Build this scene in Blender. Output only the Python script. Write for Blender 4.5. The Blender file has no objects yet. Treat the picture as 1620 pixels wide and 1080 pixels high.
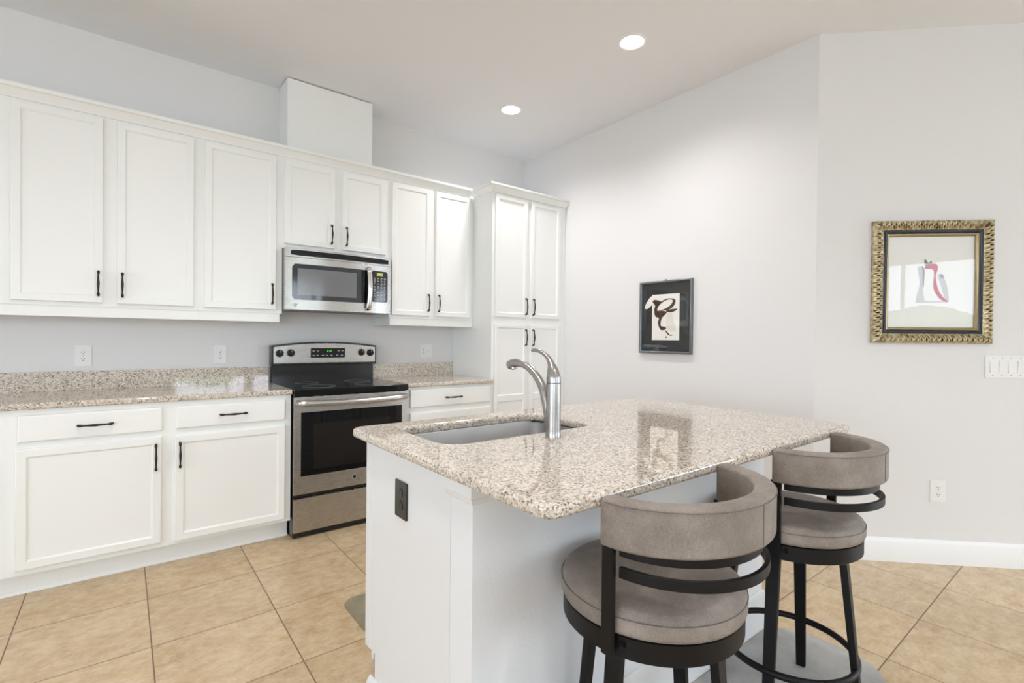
import bpy, bmesh, math, random
from mathutils import Vector, Matrix
random.seed(7)
SC = bpy.context.scene
COL = SC.collection
PI = math.pi

# ------------------------------------------------------------------ camera
cam_d = bpy.data.cameras.new('camera')
cam = bpy.data.objects.new('camera', cam_d)
COL.objects.link(cam)
Fv = Vector((0.61796121, 0.78615086, -0.00952685))
Rv = Vector((0.78620449, -0.61787351, 0.0107158))
Uv = Vector((-0.00253785, 0.014112, 0.9998972))
cam.matrix_world = Matrix(((Rv.x, Uv.x, -Fv.x, 1.43086), (Rv.y, Uv.y, -Fv.y, -3.81796),
                           (Rv.z, Uv.z, -Fv.z, 1.23837), (0, 0, 0, 1)))
cam_d.sensor_width = 36
cam_d.lens = 782.32 * 36 / 1620
cam_d.shift_y = 2.736 / 1620
cam_d.clip_start = 0.02
SC.camera = cam

# ------------------------------------------------------------------ light and exposure
SC.view_settings.view_transform = 'Standard'
SC.view_settings.look = 'None'
SC.view_settings.exposure = -0.42
SC.view_settings.gamma = 1.0
SC.view_settings.use_curve_mapping = False
SC.cycles.max_bounces = 10
SC.cycles.diffuse_bounces = 6
SC.cycles.sample_clamp_indirect = 6
SC.cycles.caustics_reflective = False
SC.cycles.caustics_refractive = False

w = bpy.data.worlds.new('daylight'); SC.world = w
w.use_nodes = True
w.node_tree.nodes['Background'].inputs['Color'].default_value = (0.77, 0.875, 1.0, 1)
w.node_tree.nodes['Background'].inputs['Strength'].default_value = 12.0

def window_light(name, loc, aim, sx, sy):
    """sky light portal filling a window opening of the living area (behind the camera)"""
    d = bpy.data.lights.new(name, 'AREA'); d.shape = 'RECTANGLE'; d.size = sx; d.size_y = sy
    d.cycles.is_portal = True
    o = bpy.data.objects.new(name, d); COL.objects.link(o); o.location = loc
    o.rotation_euler = (Vector(aim) - Vector(loc)).to_track_quat('-Z', 'Y').to_euler()
window_light('daylight_south', (3.35, -9.62, 1.75), (3.35, 0, 1.75), 2.1, 1.6)
window_light('added_daylight_southwest', (-2.2, -9.62, 1.525), (-2.2, 0, 1.525), 2.8, 2.05)  # portal of the extra window added to brighten the kitchen
window_light('daylight_east', (8.22, -7.55, 1.275), (0, -7.55, 1.275), 2.9, 2.45)
window_light('daylight_west', (-5.17, -4.9, 1.4), (6, -4.9, 1.4), 4.6, 2.2)
SPOT_W = 68

# ------------------------------------------------------------------ materials
def mat(name, col=(0.8, 0.8, 0.8), rough=0.5, metal=0.0, **kw):
    m = bpy.data.materials.new(name); m.use_nodes = True
    b = m.node_tree.nodes['Principled BSDF']
    b.inputs['Base Color'].default_value = (*col, 1)
    b.inputs['Roughness'].default_value = rough
    b.inputs['Metallic'].default_value = metal
    for k, v in kw.items():
        b.inputs[k].default_value = v
    m.diffuse_color = (*col, 1)
    return m
def N(m, typ, **kw):
    n = m.node_tree.nodes.new(typ)
    for k, v in kw.items():
        setattr(n, k, v)
    return n
def LK(m, a, b): m.node_tree.links.new(a, b)
def bsdf(m): return m.node_tree.nodes['Principled BSDF']
def coords(m, out='Object', scale=None):
    t = N(m, 'ShaderNodeTexCoord')
    s = t.outputs[out]
    if scale:
        mp = N(m, 'ShaderNodeMapping'); mp.inputs['Scale'].default_value = scale
        LK(m, s, mp.inputs['Vector']); s = mp.outputs['Vector']
    return s
def noise(m, vec, scale, detail=3, rough=0.5):
    n = N(m, 'ShaderNodeTexNoise'); n.inputs['Scale'].default_value = scale
    n.inputs['Detail'].default_value = detail; n.inputs['Roughness'].default_value = rough
    LK(m, vec, n.inputs['Vector']); return n
def ramp(m, fac, stops, interp='LINEAR'):
    r = N(m, 'ShaderNodeValToRGB'); r.color_ramp.interpolation = interp
    e = r.color_ramp.elements
    while len(e) < len(stops): e.new(0.5)
    for el, (p, c) in zip(e, stops):
        el.position = p; el.color = (*c, 1)
    LK(m, fac, r.inputs['Fac']); return r
def bump(m, height, strength, dist=0.002):
    b = N(m, 'ShaderNodeBump'); b.inputs['Strength'].default_value = strength; b.inputs['Distance'].default_value = dist
    LK(m, height, b.inputs['Height']); LK(m, b.outputs['Normal'], bsdf(m).inputs['Normal']); return b
def mth(m, op, a, b=None):
    n = N(m, 'ShaderNodeMath', operation=op)
    for i, v in enumerate((a, b)):
        if v is None: continue
        if isinstance(v, (int, float)): n.inputs[i].default_value = v
        else: LK(m, v, n.inputs[i])
    return n.outputs[0]

def paint(name, col, rough, tex=0.06, scale=420):
    m = mat(name, col, rough)
    n = noise(m, coords(m), scale, 2); bump(m, n.outputs['Fac'], tex, 0.001)
    return m
M_WALL = paint('greige_wall_paint', (0.75, 0.742, 0.738), 0.75, 0.12, 160)
M_CEIL = paint('ceiling_paint', (0.855, 0.86, 0.885), 0.85, 0.25, 120)
M_TRIM = mat('white_trim_paint', (0.85, 0.855, 0.86), 0.35)
M_CAB = mat('white_cabinet_paint', (0.84, 0.85, 0.83), 0.32)
M_CABIN = mat('cabinet_underside', (0.62, 0.60, 0.56), 0.6)
M_ISL = mat('white_island_paint', (0.73, 0.74, 0.745), 0.4)
M_TEXW = paint('orange_peel_wall_paint', (0.74, 0.75, 0.765), 0.55, 0.5, 90)
M_PLATE = mat('white_plastic', (0.82, 0.82, 0.81), 0.3)
M_SLOT = mat('dark_slot', (0.03, 0.03, 0.03), 0.6)
M_BROWNPL = mat('dark_brown_plastic', (0.018, 0.015, 0.013), 0.3)
M_HANDLE = mat('oil_rubbed_bronze', (0.045, 0.035, 0.028), 0.38, 0.85)
M_BLKGLASS = mat('black_glass', (0.004, 0.004, 0.005), 0.04, 0.0, **{'Specular IOR Level': 0.3})
M_OVENIN = mat('oven_inner_window', (0.011, 0.009, 0.008), 0.07, 0.0, **{'Specular IOR Level': 0.3})
M_BLKEN = mat('black_enamel', (0.008, 0.008, 0.009), 0.16)
M_BLKPL = mat('black_plastic', (0.008, 0.008, 0.009), 0.35, 0.0, **{'Specular IOR Level': 0.3})
M_BLKMET = mat('black_powder_coat', (0.0045, 0.004, 0.0042), 0.45, 0.0, **{'Specular IOR Level': 0.25})
M_GREYGL = mat('grey_screened_glass', (0.16, 0.165, 0.17), 0.12)
M_DGREY = mat('charcoal_glass_border', (0.03, 0.033, 0.036), 0.08)
M_PRINT = mat('pale_grey_print', (0.62, 0.64, 0.65), 0.5)
M_GREYPL = mat('grey_plastic', (0.25, 0.25, 0.25), 0.45)
M_CHROME = mat('polished_steel', (0.72, 0.71, 0.70), 0.12, 1.0)
M_BADGE = mat('badge_silver', (0.55, 0.55, 0.54), 0.3)

def steel(name, col, rough, stretch, aniso=0.7, rot=0.25):
    m = mat(name, col, rough, 1.0)
    n = noise(m, coords(m, 'Object', stretch), 60, 3)
    r = ramp(m, n.outputs['Fac'], [(0.3, (rough * .85,) * 3), (0.7, (rough * 1.15,) * 3)])
    LK(m, r.outputs['Color'], bsdf(m).inputs['Roughness'])
    bump(m, n.outputs['Fac'], 0.006, 0.0003)
    bsdf(m).inputs['Anisotropic'].default_value = aniso; bsdf(m).inputs['Anisotropic Rotation'].default_value = rot
    tg = N(m, 'ShaderNodeTangent', direction_type='RADIAL', axis='Z'); LK(m, tg.outputs[0], bsdf(m).inputs['Tangent'])
    return m
M_STEEL = steel('brushed_stainless', (0.50, 0.485, 0.465), 0.27, (0.4, 0.4, 18))
M_SINK = steel('satin_sink_steel', (0.29, 0.29, 0.295), 0.33, (0.4, 18, 18), 0.0)
M_FAUCET = steel('brushed_nickel', (0.40, 0.385, 0.37), 0.30, (18, 18, 0.4), 0.4, 0.0)

def emis(name, col, s):
    m = mat(name, col, 0.5)
    bsdf(m).inputs['Emission Color'].default_value = (*col, 1)
    bsdf(m).inputs['Emission Strength'].default_value = s
    return m
M_LENS = emis('lamp_lens', (1.0, 0.95, 0.88), 14)
M_GREENLED = emis('green_led', (0.10, 0.7, 0.05), 0.9)
M_LIMELCD = emis('lime_lcd', (0.45, 0.55, 0.04), 0.35)

def granite(name):
    m = mat(name, (0.6, 0.55, 0.48), 0.035)
    v = coords(m)
    def vor(scale):
        n = N(m, 'ShaderNodeTexVoronoi'); n.inputs['Scale'].default_value = scale
        LK(m, v, n.inputs['Vector'])
        s = N(m, 'ShaderNodeSeparateColor'); LK(m, n.outputs['Color'], s.inputs['Color'])
        return s.outputs[0]
    big = ramp(m, vor(205), [(0.0, (0.03, 0.03, 0.028)), (0.075, (0.20, 0.165, 0.13)), (0.17, (0.40, 0.335, 0.265)),
                             (0.34, (0.56, 0.485, 0.40)), (0.60, (0.69, 0.62, 0.53)), (0.84, (0.80, 0.76, 0.70))], 'CONSTANT')
    small = ramp(m, vor(430), [(0.0, (0.06, 0.055, 0.05)), (0.06, (0.34, 0.29, 0.24)), (0.25, (0.57, 0.50, 0.42)),
                               (0.7, (0.72, 0.66, 0.58))], 'CONSTANT')
    mx = N(m, 'ShaderNodeMix', data_type='RGBA'); mx.inputs['Factor'].default_value = 0.32
    LK(m, big.outputs['Color'], mx.inputs['A']); LK(m, small.outputs['Color'], mx.inputs['B'])
    LK(m, mx.outputs['Result'], bsdf(m).inputs['Base Color'])
    bsdf(m).inputs['Specular IOR Level'].default_value = 0.75
    return m
M_GRAN = granite('speckled_beige_granite')

def tile_floor():
    m = mat('beige_travertine_tile', (0.5, 0.4, 0.3), 0.32)
    v = coords(m); s = N(m, 'ShaderNodeSeparateXYZ'); LK(m, v, s.inputs[0])
    fx = mth(m, 'DIVIDE', mth(m, 'SUBTRACT', s.outputs[0], 1.9755), 0.4526)
    fy = mth(m, 'DIVIDE', mth(m, 'SUBTRACT', s.outputs[1], -0.9578), 0.4526)
    ex = mth(m, 'PINGPONG', fx, 0.5); ey = mth(m, 'PINGPONG', fy, 0.5)
    d = mth(m, 'MINIMUM', ex, ey)
    gr = mth(m, 'LESS_THAN', d, 0.0052)
    comb = N(m, 'ShaderNodeCombineXYZ')
    LK(m, mth(m, 'FLOOR', fx), comb.inputs[0]); LK(m, mth(m, 'FLOOR', fy), comb.inputs[1])
    wn = N(m, 'ShaderNodeTexWhiteNoise', noise_dimensions='3D'); LK(m, comb.outputs[0], wn.inputs['Vector'])
    off = N(m, 'ShaderNodeVectorMath', operation='MULTIPLY_ADD')
    LK(m, wn.outputs['Color'], off.inputs[0]); off.inputs[1].default_value = (9, 9, 9); LK(m, v, off.inputs[2])
    mp = N(m, 'ShaderNodeMapping'); mp.inputs['Scale'].default_value = (0.85, 1.25, 1); LK(m, off.outputs[0], mp.inputs['Vector'])
    n1 = noise(m, mp.outputs[0], 21, 8, 0.70); n2 = noise(m, off.outputs[0], 5.0, 5, 0.65); n3 = noise(m, mp.outputs[0], 70, 4, 0.7)
    f = mth(m, 'ADD', mth(m, 'MULTIPLY', n1.outputs['Fac'], 0.52), mth(m, 'ADD', mth(m, 'MULTIPLY', n2.outputs['Fac'], 0.28), mth(m, 'MULTIPLY', n3.outputs['Fac'], 0.20)))
    r = ramp(m, f, [(0.33, (0.39, 0.265, 0.145)), (0.46, (0.535, 0.395, 0.235)), (0.56, (0.61, 0.475, 0.305)), (0.68, (0.70, 0.58, 0.40))])
    hs = N(m, 'ShaderNodeHueSaturation'); LK(m, r.outputs['Color'], hs.inputs['Color'])
    LK(m, mth(m, 'ADD', mth(m, 'MULTIPLY', wn.outputs['Value'], 0.12), 0.94), hs.inputs['Value'])
    mx = N(m, 'ShaderNodeMix', data_type='RGBA'); LK(m, gr, mx.inputs['Factor'])
    LK(m, hs.outputs['Color'], mx.inputs['A']); mx.inputs['B'].default_value = (0.19, 0.135, 0.09, 1)
    LK(m, mx.outputs['Result'], bsdf(m).inputs['Base Color'])
    LK(m, mth(m, 'ADD', mth(m, 'MULTIPLY', gr, 0.5), 0.26), bsdf(m).inputs['Roughness'])
    h = mth(m, 'ADD', mth(m, 'MULTIPLY', mth(m, 'MINIMUM', d, 0.008), 120), mth(m, 'MULTIPLY', n1.outputs['Fac'], 0.25))
    bump(m, h, 0.25, 0.002)
    return m
M_FLOOR = tile_floor()

def leather():
    m = mat('taupe_distressed_leather', (0.3, 0.26, 0.22), 0.5)
    v = coords(m)
    n1 = noise(m, v, 9, 5, 0.6); n2 = noise(m, v, 240, 3, 0.7)
    vo = N(m, 'ShaderNodeTexVoronoi', feature='DISTANCE_TO_EDGE'); vo.inputs['Scale'].default_value = 300; LK(m, v, vo.inputs['Vector'])
    f = mth(m, 'ADD', mth(m, 'MULTIPLY', n1.outputs['Fac'], 0.65), mth(m, 'MULTIPLY', n2.outputs['Fac'], 0.35))
    r = ramp(m, f, [(0.30, (0.15, 0.122, 0.103)), (0.48, (0.235, 0.199, 0.17)), (0.66, (0.345, 0.302, 0.265))])
    LK(m, r.outputs['Color'], bsdf(m).inputs['Base Color'])
    bump(m, mth(m, 'ADD', mth(m, 'MINIMUM', vo.outputs['Distance'], 0.2), mth(m, 'MULTIPLY', n2.outputs['Fac'], 0.4)), 0.8, 0.003)
    return m
M_LEATH = leather()
M_SEAM = mat('seam_thread', (0.15, 0.125, 0.105), 0.7)

def matmat(name, c1, c2):
    m = mat(name, c1, 0.5)
    n = noise(m, coords(m), 5, 6, 0.65)
    r = ramp(m, n.outputs['Fac'], [(0.35, c1), (0.65, c2)])
    LK(m, r.outputs['Color'], bsdf(m).inputs['Base Color']); return m
M_MATG = matmat('grey_mat', (0.34, 0.34, 0.33), (0.47, 0.47, 0.455))
M_MATO = matmat('olive_grey_mat', (0.17, 0.145, 0.095), (0.29, 0.255, 0.175))

def gold():
    m = mat('antique_gold_leaf', (0.5, 0.38, 0.16), 0.38, 0.7)
    n = noise(m, coords(m), 40, 4)
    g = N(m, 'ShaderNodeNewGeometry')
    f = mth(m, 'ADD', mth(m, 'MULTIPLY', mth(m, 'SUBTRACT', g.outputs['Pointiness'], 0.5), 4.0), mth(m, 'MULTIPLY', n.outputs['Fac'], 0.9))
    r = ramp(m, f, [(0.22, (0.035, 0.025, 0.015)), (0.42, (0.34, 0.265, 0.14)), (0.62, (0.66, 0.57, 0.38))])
    LK(m, r.outputs['Color'], bsdf(m).inputs['Base Color']); return m
M_GOLD = gold()
M_GOLDP = mat('plain_gold', (0.38, 0.31, 0.18), 0.35, 0.8)
M_NAVY = mat('navy_black_lacquer', (0.016, 0.02, 0.032), 0.22)
M_PEWTER = mat('pewter_metal_frame', (0.20, 0.215, 0.225), 0.3, 0.85)
M_BLACKMAT = mat('black_mat_board', (0.017, 0.017, 0.016), 0.7)
M_PAPER = mat('cream_paper', (0.88, 0.86, 0.81), 0.8)
M_WPAPER = mat('white_paper', (0.86, 0.86, 0.84), 0.8)
M_BROWN = mat('dark_brown_ink', (0.065, 0.03, 0.017), 0.8)
M_WASH = mat('pale_ochre_wash', (0.78, 0.74, 0.65), 0.8)
M_RED = mat('red_pigment', (0.50, 0.035, 0.05), 0.8)
M_GRAPH = mat('graphite_grey', (0.25, 0.24, 0.24), 0.8)
M_PALEGR = mat('pale_graphite', (0.52, 0.51, 0.51), 0.8)

def pane(name):
    m = bpy.data.materials.new(name); m.use_nodes = True
    nt = m.node_tree; nt.nodes.clear()
    o = N(m, 'ShaderNodeOutputMaterial'); mx = N(m, 'ShaderNodeMixShader'); t = N(m, 'ShaderNodeBsdfTransparent')
    g = N(m, 'ShaderNodeBsdfGlossy'); g.inputs['Roughness'].default_value = 0.0
    fr = N(m, 'ShaderNodeFresnel'); ge = N(m, 'ShaderNodeNewGeometry'); LK(m, mth(m, 'SUBTRACT', 1.5, mth(m, 'MULTIPLY', ge.outputs['Backfacing'], 1.5 - 1 / 1.5)), fr.inputs['IOR'])
    LK(m, fr.outputs[0], mx.inputs[0]); LK(m, t.outputs[0], mx.inputs[1]); LK(m, g.outputs[0], mx.inputs[2]); LK(m, mx.outputs[0], o.inputs[0])
    return m
M_PANE = pane('picture_glass')

# ------------------------------------------------------------------ mesh helpers
def rootloc(p):
    v = Vector((0, 0, 0))
    while p is not None:
        v += p.location; p = p.parent
    return v
def obj(name, bm, m, parent=None, bev=0.0, seg=2, ang=35, weld=True, recalc=True, wn=False):
    """link a bmesh (built in room coordinates) as ONE mesh object"""
    if weld: bmesh.ops.remove_doubles(bm, verts=bm.verts, dist=1e-6)
    if recalc: bmesh.ops.recalc_face_normals(bm, faces=bm.faces)
    if bev:
        es = [e for e in bm.edges if len(e.link_faces) == 2 and e.calc_face_angle(0) > math.radians(35)]
        bmesh.ops.bevel(bm, geom=es, offset=bev, offset_type='OFFSET', segments=seg, profile=0.6, affect='EDGES', clamp_overlap=True)
    off = rootloc(parent) if parent is not None else Vector((0, 0, 0))
    bm.transform(Matrix.Translation(-off))
    me = bpy.data.meshes.new(name); bm.to_mesh(me); bm.free()
    for p in me.polygons: p.use_smooth = True
    me.set_sharp_from_angle(angle=math.radians(ang))
    for mm in (m if isinstance(m, (list, tuple)) else [m]): me.materials.append(mm)
    o = bpy.data.objects.new(name, me); COL.objects.link(o)
    if bev or wn:
        wm = o.modifiers.new('weighted_normals', 'WEIGHTED_NORMAL'); wm.mode = 'FACE_AREA'; wm.weight = 100; wm.keep_sharp = True
    if parent is not None: o.parent = parent
    return o
def tag(o, label, cat, group=None):
    o['label'] = label; o['category'] = cat
    if group: o['group'] = group
    return o
def thing(name, label, cat, loc=(0, 0, 0), group=None):
    o = bpy.data.objects.new(name, None); o.empty_display_size = 0.1
    COL.objects.link(o); o.location = loc
    return tag(o, label, cat, group)
def struct(name, bm, m, bev=0.0):
    o = obj(name, bm, m, None, bev); o['kind'] = 'structure'; return o
def copy_tree(o, parent=None):
    c = o.copy(); COL.objects.link(c); c.parent = parent
    for ch in list(o.children): copy_tree(ch, c)
    return c

def B(): return bmesh.new()
def box(bm, x0, x1, y0, y1, z0, z1, mi=0):
    vs = [bm.verts.new((x, y, z)) for x in (x0, x1) for y in (y0, y1) for z in (z0, z1)]
    for f in ((0, 1, 3, 2), (4, 6, 7, 5), (0, 4, 5, 1), (2, 3, 7, 6), (0, 2, 6, 4), (1, 5, 7, 3)):
        bm.faces.new([vs[i] for i in f]).material_index = mi
    return vs
def boxm(*a):
    bm = B(); box(bm, *a); return bm
def prism(bm, pts, z0, z1):
    lo = [bm.verts.new((x, y, z0)) for x, y in pts]; hi = [bm.verts.new((x, y, z1)) for x, y in pts]
    n = len(pts)
    bm.faces.new(lo[::-1]); bm.faces.new(hi)
    for i in range(n): bm.faces.new((lo[i], lo[(i + 1) % n], hi[(i + 1) % n], hi[i]))
def loft(bm, rings, closed=True, caps=True):
    R = [[bm.verts.new(p) for p in r] for r in rings]
    n = len(R[0])
    for a, b in zip(R, R[1:]):
        for i in range(n if closed else n - 1):
            j = (i + 1) % n
            bm.faces.new((a[i], a[j], b[j], b[i]))
    if caps and closed:
        bm.faces.new(R[0][::-1]); bm.faces.new(R[-1])
    return R
def tube(bm, pts, radii, seg=12, flat=1.0, caps=True, up=(0, 0, 1)):
    pts = [Vector(p) for p in pts]
    if isinstance(radii, (int, float)): radii = [radii] * len(pts)
    rings = []
    prev = None
    for i, p in enumerate(pts):
        t = (pts[min(i + 1, len(pts) - 1)] - pts[max(i - 1, 0)]).normalized()
        if prev is None:
            u = Vector(up)
            if abs(u.dot(t)) > 0.9: u = Vector((1, 0, 0))
            a = (u - t * u.dot(t)).normalized()
        else:
            a = (prev - t * prev.dot(t)).normalized()
        prev = a; b = t.cross(a)
        rings.append([p + a * (radii[i] * math.cos(k * 2 * PI / seg)) + b * (radii[i] * flat * math.sin(k * 2 * PI / seg)) for k in range(seg)])
    loft(bm, rings, True, caps)
def lathe(bm, prof, c=(0, 0, 0), seg=48, axis='z'):
    rings = []
    for r, z in prof:
        ring = []
        for k in range(seg):
            a = k * 2 * PI / seg
            if axis == 'z': p = (c[0] + r * math.cos(a), c[1] + r * math.sin(a), c[2] + z)
            else: p = (c[0] + r * math.cos(a), c[1] - z, c[2] + r * math.sin(a))   # axis -y
            ring.append(p)
        rings.append(ring)
    loft(bm, rings, True, True)
def catmull(pts, n=6):
    pts = [Vector(p) for p in pts]; out = []
    for i in range(len(pts) - 1):
        p0, p1, p2, p3 = pts[max(i - 1, 0)], pts[i], pts[i + 1], pts[min(i + 2, len(pts) - 1)]
        for k in range(n):
            t = k / n
            out.append(0.5 * ((2 * p1) + (p2 - p0) * t + (2 * p0 - 5 * p1 + 4 * p2 - p3) * t * t + (3 * p1 - p0 - 3 * p2 + p3) * t ** 3))
    out.append(pts[-1]); return out
def sweep_plan(bm, path, prof):
    """sweep a (outward, z) profile along a plan polyline; outward = right of travel, mitred"""
    path = [Vector((x, y)) for x, y in path]; rings = []
    for i, p in enumerate(path):
        d1 = (p - path[i - 1]).normalized() if i else None
        d2 = (path[i + 1] - p).normalized() if i < len(path) - 1 else None
        n1 = Vector((d1.y, -d1.x)) if d1 else None; n2 = Vector((d2.y, -d2.x)) if d2 else None
        if n1 and n2: mv = (n1 + n2) / (1 + n1.dot(n2))
        else: mv = n1 or n2
        rings.append([(p.x + mv.x * o, p.y + mv.y * o, z) for o, z in prof])
    loft(bm, rings, True, True)
def rrect(x0, x1, y0, y1, r, n=8):
    out = []
    for cx, cy, a0 in ((x1 - r, y1 - r, 0), (x0 + r, y1 - r, 90), (x0 + r, y0 + r, 180), (x1 - r, y0 + r, 270)):
        for k in range(n + 1):
            a = math.radians(a0 + 90 * k / n); out.append((cx + r * math.cos(a), cy + r * math.sin(a)))
    return out
def text_bm(s, size, depth=0.0006, shear=0.0):
    cu = bpy.data.curves.new('lettering', 'FONT'); cu.body = s; cu.size = size; cu.extrude = depth
    cu.align_x = 'CENTER'; cu.align_y = 'CENTER'; cu.shear = shear; cu.resolution_u = 3
    o = bpy.data.objects.new('lettering', cu)
    COL.objects.link(o); bpy.context.view_layer.update()
    me = bpy.data.meshes.new_from_object(o.evaluated_get(bpy.context.evaluated_depsgraph_get()))
    bpy.data.objects.remove(o); bpy.data.curves.remove(cu)
    bm = B(); bm.from_mesh(me); bpy.data.meshes.remove(me); return bm
def place(bm, M): bm.transform(M); return bm
FRONT = Matrix(((1, 0, 0, 0), (0, 0, -1, 0), (0, 1, 0, 0), (0, 0, 0, 1)))   # local xy -> room xz, facing -y

# ------------------------------------------------------------------ room shell
H = 2.998
XB, YB = 4.5617, -2.656
DC = Vector((0.70973616, -0.70446759)); NCv = Vector((-0.70446759, -0.70973616))
LC = 4.7
CE = Vector((XB, YB)) + DC * LC
struct('floor', boxm(-5.0, 8.2, -9.6, 0.1, -0.1, 0.0), M_FLOOR)
struct('ceiling', boxm(-5.0, 8.2, -9.6, 0.1, H, H + 0.1), M_CEIL)
struct('wall_back', boxm(-5.0, 4.70, 0.0, 0.12, 0, H), M_WALL)
bm = B(); prism(bm, [(XB, 0.0), (XB, YB), (XB + .12, -2.604), (XB + .12, 0.0)], 0, H); struct('wall_right', bm, M_WALL)
bm = B(); prism(bm, [(XB, YB), (CE.x, CE.y), (CE.x - NCv.x * .12, CE.y - NCv.y * .12), (XB + .12, -2.604)], 0, H); struct('wall_angled', bm, M_WALL)
# living-area walls behind the camera, with window openings
def wall_open(name, axis, c0, c1, a0, a1, openings, m):
    bm = B()
    def seg(u0, u1, z0, z1):
        if axis == 'y': box(bm, u0, u1, c0, c1, z0, z1)
        else: box(bm, c0, c1, u0, u1, z0, z1)
    u = a0
    for (o0, o1, z0, z1) in openings:
        seg(u, o0, 0, H)
        if z0 > 0: seg(o0, o1, 0, z0)
        seg(o0, o1, z1, H); u = o1
    seg(u, a1, 0, H)
    return struct(name, bm, m)
wall_open('wall_front', 'y', -9.6, -9.45, -5.0, 8.2, [(-3.6, -0.8, 0.5, 2.55), (2.3, 4.4, 0.95, 2.55)], M_WALL)  # first opening is added, unseen, to let in more daylight
wall_open('wall_far_right', 'x', 8.0, 8.2, -9.45, CE.y, [(-9.0, -6.1, 0.05, 2.5)], M_WALL)
wall_open('wall_left', 'x', -5.15, -5.0, -9.45, 0.0, [(-7.2, -2.6, 0.3, 2.5)], M_WALL)
def win_frame(name, axis, c0, c1, u0, u1, z0, z1, n):
    bm = B(); t = 0.05
    def seg(a, b, p, q):
        if axis == 'y': box(bm, a, b, c0, c1, p, q)
        else: box(bm, c0, c1, a, b, p, q)
    seg(u0, u1, z0, z0 + t); seg(u0, u1, z1 - t, z1)
    for k in range(n + 1):
        x = u0 + (u1 - u0 - t) * k / n; seg(x, x + t, z0 + t, z1 - t)
    o = obj(name, bm, M_TRIM, weld=False); o['kind'] = 'structure'
win_frame('window_1', 'y', -9.56, -9.50, 2.3, 4.4, 0.95, 2.55, 2)
win_frame('added_window_4', 'y', -9.56, -9.50, -3.6, -0.8, 0.5, 2.55, 2)  # frame of the invented window that makes up for missing daylight
win_frame('window_2', 'x', 8.08, 8.14, -9.0, -6.1, 0.05, 2.5, 2)
win_frame('window_3', 'x', -5.12, -5.06, -7.2, -2.6, 0.3, 2.5, 3)

# the patio outside those windows
def hill(bm, c, rx, ry, rz, seed, n=40, m=16):
    rnd = random.Random(seed); rings = []
    for j in range(m + 1):
        ph = PI / 2 * (1 - j / m) * 0.999
        rings.append([(c[0] + rx * math.sin(ph) * math.cos(2 * PI * k / n) * rnd.uniform(.96, 1.04), c[1] + ry * math.sin(ph) * math.sin(2 * PI * k / n) * rnd.uniform(.96, 1.04), c[2] + rz * math.cos(ph) * rnd.uniform(.97, 1.03)) for k in range(n)])
    loft(bm, rings, True, True)
M_LEAF = mat('leaf_green', (0.10, 0.22, 0.07), 0.6)
_n = noise(M_LEAF, coords(M_LEAF), 14, 5, .7); _r = ramp(M_LEAF, _n.outputs['Fac'], [(0.35, (0.10, 0.20, 0.10)), (0.65, (0.50, 0.68, 0.46))]); LK(M_LEAF, _r.outputs['Color'], bsdf(M_LEAF).inputs['Base Color'])
M_BARK = mat('grey_bark', (0.25, 0.22, 0.18), 0.8)
bm = B(); vs_ = [(-40, -50), (45, -50), (45, 40), (-40, 40)]; bm.faces.new([bm.verts.new((x, y, -.12)) for x, y in vs_])
struct('ground_outside', bm, mat('pale_patio', (0.68, 0.68, 0.67), 0.8))
bm = B(); hill(bm, (3.2, -11.4, -.12), 1.7, .9, 2.02, 3)
tag(obj('shrub', bm, M_LEAF), 'rounded green shrub on the patio outside, seen mirrored in picture glass', 'shrub')
bm = B(); tube(bm, [(4.55, -12.8, -.12), (4.5, -12.8, 1.5), (4.3, -12.8, 2.6), (4.05, -12.8, 4.0)], [.16, .13, .11, .07], 12)
tube(bm, [(4.42, -12.8, 2.1), (4.75, -12.8, 2.9), (5.0, -12.8, 4.0)], [.08, .07, .05], 10)
tag(obj('tree_trunk', bm, M_BARK), 'forked tree trunk outside, seen mirrored in the picture glass', 'tree')

BASEP = [(0, 0), (0.016, 0), (0.016, 0.112), (0.011, 0.122), (0.006, 0.132), (0, 0.132)]
bm = B(); sweep_plan(bm, [(XB, -0.66), (XB, YB), tuple(CE)], BASEP)
struct('baseboard_right', bm, M_TRIM)

# ------------------------------------------------------------------ cabinet parts
def raised_door(x0, x1, z0, z1, yf, t=0.02, stile=0.048, mid=None):
    """flat-framed door with a recessed panel (two panels when mid=(z,z))"""
    bm = B(); box(bm, x0, x1, yf, yf + t, z0, z1)
    bmesh.ops.remove_doubles(bm, verts=bm.verts, dist=1e-6)
    es = [e for e in bm.edges if all(abs(v.co.y - yf) < 1e-6 for v in e.verts)]
    bmesh.ops.bevel(bm, geom=es, offset=0.006, segments=3, profile=0.5, affect='EDGES')
    bm.normal_update()
    f = max((f for f in bm.faces if all(abs(v.co.y - yf) < 1e-5 for v in f.verts)), key=lambda f: f.calc_area())
    fs = [f]
    if mid:
        zs = (mid[0], mid[1])
        g = bmesh.ops.bisect_plane(bm, geom=[f] + list(f.edges) + list(f.verts), plane_co=(0, 0, (zs[0] + zs[1]) / 2), plane_no=(0, 0, 1))
        fs = [q for q in bm.faces if all(abs(v.co.y - yf) < 1e-5 for v in q.verts) and q.calc_area() > 0.003]
    for q in fs:
        bmesh.ops.inset_region(bm, faces=[q], thickness=stile - 0.006 if not mid else stile - 0.012, depth=0)
        bmesh.ops.inset_region(bm, faces=[q], thickness=0.004, depth=-0.0035)
        bmesh.ops.inset_region(bm, faces=[q], thickness=0.007, depth=-0.0045)
    return bm
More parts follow.
